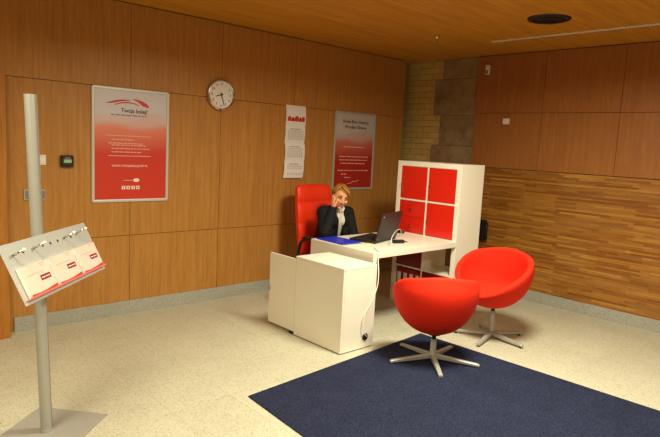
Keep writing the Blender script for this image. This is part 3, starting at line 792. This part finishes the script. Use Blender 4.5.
# ------------------------------------------------------------------ the person
V = Vector
def remesh(mb, voxel, smooth_it=4, name='m', fac=.5):
    me = mb.mesh(name); ob = bpy.data.objects.new(name, me); COL.objects.link(ob)
    rm = ob.modifiers.new('r', 'REMESH'); rm.mode = 'VOXEL'; rm.voxel_size = voxel
    if smooth_it:
        s = ob.modifiers.new('s', 'SMOOTH'); s.iterations = smooth_it; s.factor = fac
    dg = bpy.context.evaluated_depsgraph_get(); dg.update()
    out = bpy.data.meshes.new_from_object(ob.evaluated_get(dg)); out.name = name
    bpy.data.objects.remove(ob); bpy.data.meshes.remove(me)
    for p in out.polygons: p.use_smooth = True
    return out
pel, wai, che, nb = V((.60, -1.93, .565)), V((.635, -1.935, .70)), V((.69, -1.94, .86)), V((.745, -1.945, .975))
nt_ = V((.778, -1.955, 1.04)); hc = V((.808, -1.968, 1.103))
shR, elR, wrR = V((.715, -2.10, .938)), V((.875, -2.215, .765)), V((.83, -2.075, .985))
shL, elL, wrL = V((.745, -1.785, .925)), V((.83, -1.77, .705)), V((1.0, -1.775, .652))
hipR, knR, anR, toR = V((.62, -2.01, .545)), V((1.04, -2.03, .52)), V((1.07, -2.04, .10)), V((1.21, -2.06, .045))
hipL, knL, anL, toL = V((.62, -1.85, .545)), V((1.05, -1.83, .52)), V((1.02, -1.82, .10)), V((1.16, -1.81, .045))
sideV = (0, 1, 0)
def torso(mb, g):
    mb.tube([pel + V((0, 0, -.085)), pel, wai, che, V((.725, -1.943, .935)), nb + V((0, 0, .012))],
            [(.10 + g, .075 + g), (.155 + g, .10 + g), (.145 + g, .09 + g), (.150 + g, .098 + g), (.138 + g, .075 + g), (.055 + g, .052 + g)], 24, sideV)
    mb.chain([shR, nb + V((-.02, -.02, -.035)), nb + V((-.02, .02, -.035)), shL], [.052 + g, .05 + g, .05 + g, .052 + g])
    for s in (-1, 1): mb.ell(che + V((.06, s * .07, .0)), (.055 + g, .06 + g, .06 + g))
def arm(mb, a, b, c, g, hand_end=True):
    m1 = a.lerp(b, .5); m2 = b.lerp(c, .45)
    mb.chain([a, m1, b], [.05 + g, .044 + g, .038 + g]); mb.chain([b, m2, c], [.038 + g, .036 + g, .025 + g])
def leg(mb, h, k, a, g):
    mb.chain([h, h.lerp(k, .5), k], [.085 + g, .075 + g, .056 + g]); mb.chain([k, k.lerp(a, .35), a], [.055 + g, .052 + g, .036 + g])
bd = MB(); torso(bd, 0); arm(bd, shR, elR, wrR, 0); arm(bd, shL, elL, wrL, 0); leg(bd, hipR, knR, anR, 0); leg(bd, hipL, knL, anL, 0)
for a, k in ((anR, toR), (anL, toL)): bd.chain([a + V((-.02, 0, -.05)), a.lerp(k, .5) + V((0, 0, -.02)), k], [.036, .034, .026])
bd.chain([nb + V((-.01, 0, -.02)), nt_, nt_ + V((.012, 0, .03))], [.056, .05, .05])
# head in its own frame: x forward, y to her left, z up; turned a little to the camera, bent down and leaning on her hand
RH = Matrix.Rotation(math.radians(-24), 3, 'Z') @ Matrix.Rotation(math.radians(13), 3, 'Y') @ Matrix.Rotation(math.radians(-11), 3, 'X')
def hp(x, y, z): return hc + RH @ V((x, y, z))
def hell(mb, c, rr): return mb.ell(hp(*c), rr, RH, 28, 20)
hell(bd, (-.012, 0, .032), (.096, .077, .088)); hell(bd, (.018, 0, -.012), (.076, .069, .092)); hell(bd, (.034, 0, -.062), (.052, .05, .048))
hell(bd, (.078, 0, -.094), (.018, .022, .016))                                  # chin
bd.tube([hp(.088, 0, .02), hp(.104, 0, -.012), hp(.113, 0, -.028), hp(.098, 0, -.036)], [.006, .009, .0115, .008], 10)   # nose
for s in (-1, 1):
    hell(bd, (.098, s * .012, -.032), (.008, .007, .006))
    hell(bd, (.068, s * .04, -.022), (.026, .024, .022))                         # cheeks
    hell(bd, (.082, s * .03, .028), (.014, .026, .009))                         # brow ridge
    hell(bd, (-.005, s * .077, -.012), (.018, .007, .029))                       # ears
# hands
def hand_mb(mb, w, d, nrm, side, k, lens=(.062, .07, .066, .052), curl=.35):
    """w wrist, d direction of the palm, nrm palm normal (fingers curl to it), side towards the index finger"""
    d = d.normalized(); nrm = (nrm - d * nrm.dot(d)).normalized(); s = d.cross(nrm); s = s if s.dot(side) > 0 else -s
    mb.chain([w, w + d * .03, w + d * .075], [(.022, .017), (.030, .015), (.036, .013)], 14, s)
    for i, L_ in enumerate(lens):
        o = .027 - .018 * i; p = w + d * (.078 - .004 * abs(i - 1)) + s * o; q = [p]; rr = [.0092]; dd = d + s * (.06 * (1.5 - i))
        for j, fr_ in enumerate((.42, .33, .25)):
            ang_ = curl * (j + .5); v_ = (dd * math.cos(ang_) + nrm * math.sin(ang_)).normalized(); q.append(q[-1] + v_ * L_ * fr_ * 1.1); rr.append(.0086 - .0007 * j)
        mb.chain(q, rr, 10)
    p = w + d * .022 + s * .024; v1 = (d * .75 + s * .6 + nrm * .3).normalized(); v2 = (d * .95 + s * .15 + nrm * .35).normalized()
    mb.chain([p, p + v1 * .035, p + v1 * .035 + v2 * .03, p + v1 * .035 + v2 * .05], [.014, .0115, .0098, .0085], 10)
dR = V((-.03, .055, .11)); hand_mb(bd, wrR, V((-.05, .028, .1)), V((.25, 1, -.1)), V((1, -.2, .2)), 0, curl=.22)
hand_mb(bd, wrL, V((.9, -.2, -.25)), V((0, 0, -1)), V((0, -1, 0)), 1, curl=.3)
body = remesh(bd, .0042, 3, 'person')
body.materials.append(M_skin)
person = link('person', body)
tag(person, 'seated person in a black blazer with blond hair resting the head on one hand', 'person')
# eyes, brows, mouth
for s in (-1, 1):
    e = MB(); e.ell(hp(.0835, s * .031, .007), (.0125, .0135, .0062), RH, 16, 12); eo = e.build('eye', M_eyew, person, smooth=True)
    e = MB(); e.ell(hp(.0945, s * .031, .005), (.003, .0058, .0048), RH, 12, 8); e.build('iris', M_eyed, eo, smooth=True)
    e = MB(); e.tube([hp(.083, s * .051, .0135), hp(.094, s * .04, .0175), hp(.0985, s * .028, .0165), hp(.095, s * .016, .0125)], [.002, .0042, .0042, .002], 8); e.build('eyelid', M_brow, person, smooth=True)
    e = MB(); e.tube([hp(.083, s * .055, .031), hp(.096, s * .04, .037), hp(.100, s * .026, .036), hp(.097, s * .014, .032)], [.0015, .003, .0036, .0028], 8); e.build('eyebrow', M_brow, person, smooth=True)
e = MB(); e.tube([hp(.079, -.03, -.054), hp(.093, -.016, -.0615), hp(.098, 0, -.064), hp(.093, .016, -.0615), hp(.079, .03, -.054)], [(.002, .002), (.0045, .0055), (.005, .0065), (.0045, .0055), (.002, .002)], 10); e.build('lips', M_lip, person, smooth=True)
e = MB(); e.tube([hp(.091, -.018, -.0595), hp(.0995, -.008, -.0625), hp(.1005, 0, -.063), hp(.0995, .008, -.0625), hp(.091, .018, -.0595)], [.0012, .0028, .003, .0028, .0012], 8); e.build('teeth', M_inkw, person, smooth=True)
# hair: cap cut at the hairline, a side-swept fringe and the gathered back
hm = MB()
def hair_pt(th, ph):
    x, y, z = math.sin(th) * math.cos(ph), math.sin(th) * math.sin(ph), math.cos(th)
    w = 1 + .02 * math.sin(9 * y + 4 * x) + .012 * math.sin(23 * y)
    return hp(-.014 + .106 * x * w, .086 * y * w, .034 + .098 * z * w)
nu, nv = 48, 26; vs = []; keep = []
for i in range(nv + 1):
    for j in range(nu): vs.append(hair_pt(PI * max(.001, i / nv) * .86, 2 * PI * j / nu))
fs = []
for i in range(nv):
    for j in range(nu):
        th = PI * (i + .5) / nv * .86; ph = 2 * PI * (j + .5) / nu
        x, y, z = math.sin(th) * math.cos(ph), math.sin(th) * math.sin(ph), math.cos(th)
        line = .46 + .30 * (-y) if x > .3 else (-.05 - .45 * max(0, .3 - x) * 2)
        if x > .3: line = .40 - .22 * y
        elif x > -.05: line = -.15 + (x + .05) * 1.4
        if z > line: fs.append((i * nu + j, i * nu + (j + 1) % nu, (i + 1) * nu + (j + 1) % nu, (i + 1) * nu + j))
used = sorted({i for f_ in fs for i in f_}); ix = {v: k for k, v in enumerate(used)}
hm.add([vs[i] for i in used], [[ix[i] for i in f_] for f_ in fs])
ho = hm.build('hair', M_hair, person, smooth=True)
so = ho.modifiers.new('solid', 'SOLIDIFY'); so.thickness = .014; so.offset = -1
fg = MB()
for k in range(9):     # fringe swept from the parting on her right over the brow to her left
    a = k / 8; y0 = -.035 + .006 * k
    fg.tube([hp(.03 + .03 * a, y0 - .006, .132 - .016 * a), hp(.075 + .012 * a, y0 + .018, .112 - .02 * a), hp(.086 - .002 * a, .043 + .012 * a, .080 - .02 * a), hp(.058 - .01 * a, .072, .045 - .02 * a), hp(.035, .077, .012)], [(.004, .008), (.010, .012), (.010, .012), (.007, .010), (.002, .004)], 8)
for k in range(5):     # short side strands on her right, tucked behind the ear
    a = k / 4
    fg.tube([hp(.05 - .03 * a, -.035, .128), hp(.058 - .04 * a, -.066, .098), hp(.046 - .045 * a, -.083, .06), hp(.02 - .045 * a, -.087, .022)], [(.004, .008), (.009, .011), (.009, .011), (.003, .005)], 8)
fgo = fg.build('fringe', M_hair, person, smooth=True)
# clothes
sh = MB(); torso(sh, .007); sh.tube([nb + V((-.005, 0, -.03)), nb + V((.006, 0, .014))], [.064, .06], 24)
shm = remesh(sh, .006, 4, 'shirt'); shm.materials.append(M_shirt); link('shirt', shm, person)
jk = MB(); torso(jk, .02); arm(jk, shR, elR, wrR.lerp(elR, .06), .017); arm(jk, shL, elL, wrL.lerp(elL, .06), .017)
jk.tube([pel + V((0, 0, -.06)), pel + V((0, 0, .03))], [(.175, .125), (.172, .12)], 24, sideV)
jk.ell(V((.72, -1.835, .72)), (.085, .085, .16)); jk.ell(V((.70, -2.03, .72)), (.085, .085, .16))
jm = remesh(jk, .006, 5, 'blazer'); jm.materials.append(M_jack)
bm = bmesh.new(); bm.from_mesh(jm); bm.faces.ensure_lookup_table()
kill = []
for fc in bm.faces:
    cc = fc.calc_center_median(); zf = cc.z
    ctr = -1.943 + .05 * max(0, .93 - zf) / .26
    if .66 < zf < 1.1 and fc.normal.x > .12:
        wv = .016 + .036 * min(1, max(0, (zf - .66) / .26))
        ax_ = .60 + (zf - .565) * .34
        if abs(cc.y - ctr) < wv and cc.x > ax_ + .03: kill.append(fc)
    if zf > .985 and (V((cc.x, cc.y, 0)) - V((nb.x + .01, nb.y, 0))).length < .075: kill.append(fc)
bmesh.ops.delete(bm, geom=list(set(kill)), context='FACES'); bm.to_mesh(jm); bm.free()
jo = link('blazer', jm, person); so = jo.modifiers.new('solid', 'SOLIDIFY'); so.thickness = .008; so.offset = -1
for s in (-1, 1):       # collar points of the shirt and lapels of the blazer
    MB().prism([(0, 0), (s * .045, .035), (s * .05, -.005), (s * .012, -.045)], 0, .006, frame_at(V((.802, -1.945 , .985)), (0, 1, 0), (-.5, 0, 1))).build('collar', M_shirt, person)
    Ml = frame_at(V((.752, -1.943, .70)), (.0, 1, 0), (.30, 0, 1))
tr = MB(); leg(tr, hipR, knR, anR + V((0, 0, .03)), .012); leg(tr, hipL, knL, anL + V((0, 0, .03)), .012)
tr.tube([pel + V((0, 0, -.09)), pel + V((0, 0, .02))], [(.15, .10), (.168, .112)], 24, sideV)
tm_ = remesh(tr, .008, 4, 'trousers'); tm_.materials.append(M_trou); link('trousers', tm_, person)
for a, k in ((anR, toR), (anL, toL)):
    q = MB(); q.chain([a + V((-.03, 0, -.055)), a.lerp(k, .5) + V((0, 0, -.026)), k + V((.02, 0, 0))], [.044, .042, .034])
    q.box(a.x - .07, k.x + .05, (a.y + k.y) / 2 - .035, (a.y + k.y) / 2 + .035, .001, .016)
    m_ = remesh(q, .006, 3, 'shoe'); m_.materials.append(M_shoe); link('shoe', m_, person)

# ------------------------------------------------------------------ leaflet display stand
t = thing('display_stand', 'tall grey metal leaflet stand on a flat base plate at the left', 'stand', (1.80, -5.04, 0))
e1, e2 = V((.76, .65, 0)), V((.65, -.76, 0))
base = V((1.491, -4.979, 0))
bp = base + e1 * .2085 + e2 * .25
Mb = frame_at(bp, e1, (-.65, .76, 0))
MB().box(-.2085, .2085, -.25, .25, .0005, .009, Mb).build('base_plate', M_plate, t, bevel=.002)
pb = V((1.80, -5.036, .009)); ptop = V((1.782, -5.088, 1.79))
ax = (ptop - pb).normalized()
pm = MB(); prof = []
for k in range(20):
    a = 2 * PI * k / 20; prof.append((.033 * math.cos(a), .027 * math.sin(a)))
Mp = frame_at(pb, e2, e1)
rgs = []
for q in (0, 1):
    c_ = pb.lerp(ptop, q); rgs.append([c_ + e2 * x + e1 * y for x, y in prof])
pm.rings(rgs); auto_smooth(pm.build('pole', M_alu, t), 50)
gv = MB()
rgs = []
gdir = (e1 * .62 + V((-.65, .76, 0)) * -.0)
for q in (0.002, .999):
    c_ = pb.lerp(ptop, q); nrm_ = (e1 + e2 * -.55).normalized(); sd = nrm_.cross(V((0, 0, 1)))
    o_ = c_ + e1 * .0235 + e2 * -.0165
    rgs.append([o_ - sd * .002, o_ + sd * .002, o_ + sd * .002 + nrm_ * .0022, o_ - sd * .002 + nrm_ * .0022])
gv.rings(rgs); gv.build('groove', M_plate, t)
cp = MB(); cp.tube([pb + V((0, 0, .0004)), pb + V((0, 0, .016))], [(.038, .03), (.036, .028)], 20, e2); cp.build('foot_collar', M_alu, t, smooth=False)
# tilted panel
th, ti, PW, PH = 2.349, .451, .81, .293
w = V((math.cos(th), math.sin(th), 0)); n_ = V((math.sin(th), -math.cos(th), 0)); up = V((0, 0, 1)) * math.cos(ti) - n_ * math.sin(ti); nn = w.cross(up)
pc_ = V((1.895, -4.995, .965))
MPn = Matrix((w, up, nn)).transposed().to_4x4(); MPn.translation = pc_
MB().box(-PW / 2, PW / 2, -PH / 2, PH / 2, -.003, 0, MPn).build('panel', M_grey, t, bevel=.001)
MB().box(-PW / 2, PW / 2, PH / 2 - .004, PH / 2, -.02, -.0032, MPn).build('panel_flange', M_grey, t)
br = MB(); br.cyl(V((1.797, -5.052, .965)) + e1 * .012, pc_ - nn * .006 + w * -.01, .014); br.build('bracket', M_alu, t, smooth=False)
tray = MB(); tray.box(-PW / 2 + .02, PW / 2 - .02, -PH / 2 + .018, -PH / 2 + .0212, .0005, .026, MPn); tray.box(-PW / 2 + .02, PW / 2 - .02, -PH / 2 + .0213, -PH / 2 + .028, .0245, .026, MPn)
tray.build('holder_rail', M_acr, t)
for k, fx in enumerate((.085, .30, .665, .83)):
    px_ = -PW / 2 + fx * PW; py_ = PH / 2 - .058 + .004 * k
    hk = MB(); hk.tube([MPn @ V((px_, py_, .0005)), MPn @ V((px_, py_, .03)), MPn @ V((px_ + .004, py_ + .004, .06))], .0055, 10)
    ho_ = hk.build('hook', M_steel, t, smooth=True)
    MB().ell(MPn @ V((px_ + .004, py_ + .004, .062)), (.009, .009, .009)).build('hook_tip', M_whiteg, ho_, smooth=True)
hl = MB()
for fx in (.19, .40, .49, .58, .75): hl.cyl(MPn @ V((-PW / 2 + fx * PW, PH / 2 - .055, .0002)), MPn @ V((-PW / 2 + fx * PW, PH / 2 - .055, .0016)), .007, .007, 12)
hl.build('screw_hole', M_blackd, t)
# leaflet stacks in the rail
for k in range(3):
    x0 = -PW / 2 + .04 + k * .252; y0 = -PH / 2 + .022; LW, LH = .228, .146
    MLf = MPn @ Matrix.Translation((x0, y0, .002))
    lt = thing('leaflet_stack', ['stack of pale pink leaflets at the left of the stand rail, nearest the viewer', 'middle stack of pale pink leaflets in the stand rail', 'stack of pale pink leaflets at the right end of the stand rail'][k], 'leaflets', MLf @ V((LW / 2, 0, .01)), 'leaflet stacks on the display stand')
    MB().box(0, LW, .0005, LH, 0, .0185, MLf).build('pages', M_paper, lt)
    MB().box(0, LW, .0005, LH, .0187, .0197, MLf).build('cover', plain('leaflet cover', srgb(238, 204, 192), .4, var=.02) if k == 0 else bpy.data.materials['leaflet cover'], lt)
    Q = MLf @ Matrix.Translation((0, 0, .0198))
    q = MB(); q.prism([(0.003, .004), (LW - .003, .004), (LW - .003, .020), (LW * .6, .012), (LW * .3, .010), (.003, .014)], 0, .0004, Q); q.build('red_band', M_inkr, lt)
    q = MB(); q.prism([(LW * .52, .058), (LW * .9, .058), (LW * .9, .084), (LW * .52, .084)], 0, .0004, Q); q.build('title_box', M_inkdr, lt)
    q = MB(); words_mb(q, Q @ Matrix.Translation((0, 0, .0004)), LW * .56, LW * .86, .068, .005, 70, .015, .03); q.build('title_print', M_inkw, lt)
    q = MB(); words_mb(q, Q, LW * .12, LW * .72, .098, .005, 71, .02, .05); words_mb(q, Q, LW * .66, LW * .86, .136, .006, 72, .02, .05); words_mb(q, Q, LW * .66, LW * .82, .126, .004, 73, .02, .05); q.build('small_print', M_inkp, lt)

# ------------------------------------------------------------------ light: warm ceiling lamps, all outside the picture
def lamp(name, x, y, W, size=.45, col=(1, .80, .50)):
    l = bpy.data.lights.new(name, 'AREA'); l.shape = 'DISK'; l.size = size; l.energy = W; l.color = col; l.spread = math.radians(168)
    o = bpy.data.objects.new(name, l); COL.objects.link(o); o.location = (x, y, H - .02)
lamp('ceiling_lamp', 3.1, -2.75, 120, .7, (1, .97, .74))
lamp('ceiling_lamp', 2.7, -6.0, 72, 1.1, (1, .95, .66))
lamp('ceiling_lamp', 5.6, -3.0, 46, .45, (1, .95, .66))
lamp('ceiling_lamp', 5.6, -6.4, 50, .45, (1, .95, .66))
wd = bpy.data.worlds.new('world'); S.world = wd; wd.use_nodes = True
wd.node_tree.nodes['Background'].inputs[0].default_value = (.9, .75, .5, 1); wd.node_tree.nodes['Background'].inputs[1].default_value = .02
S.view_settings.view_transform = 'Standard'; S.view_settings.look = 'None'; S.view_settings.gamma = 1
S.view_settings.exposure = .12; S.view_settings.use_curve_mapping = False
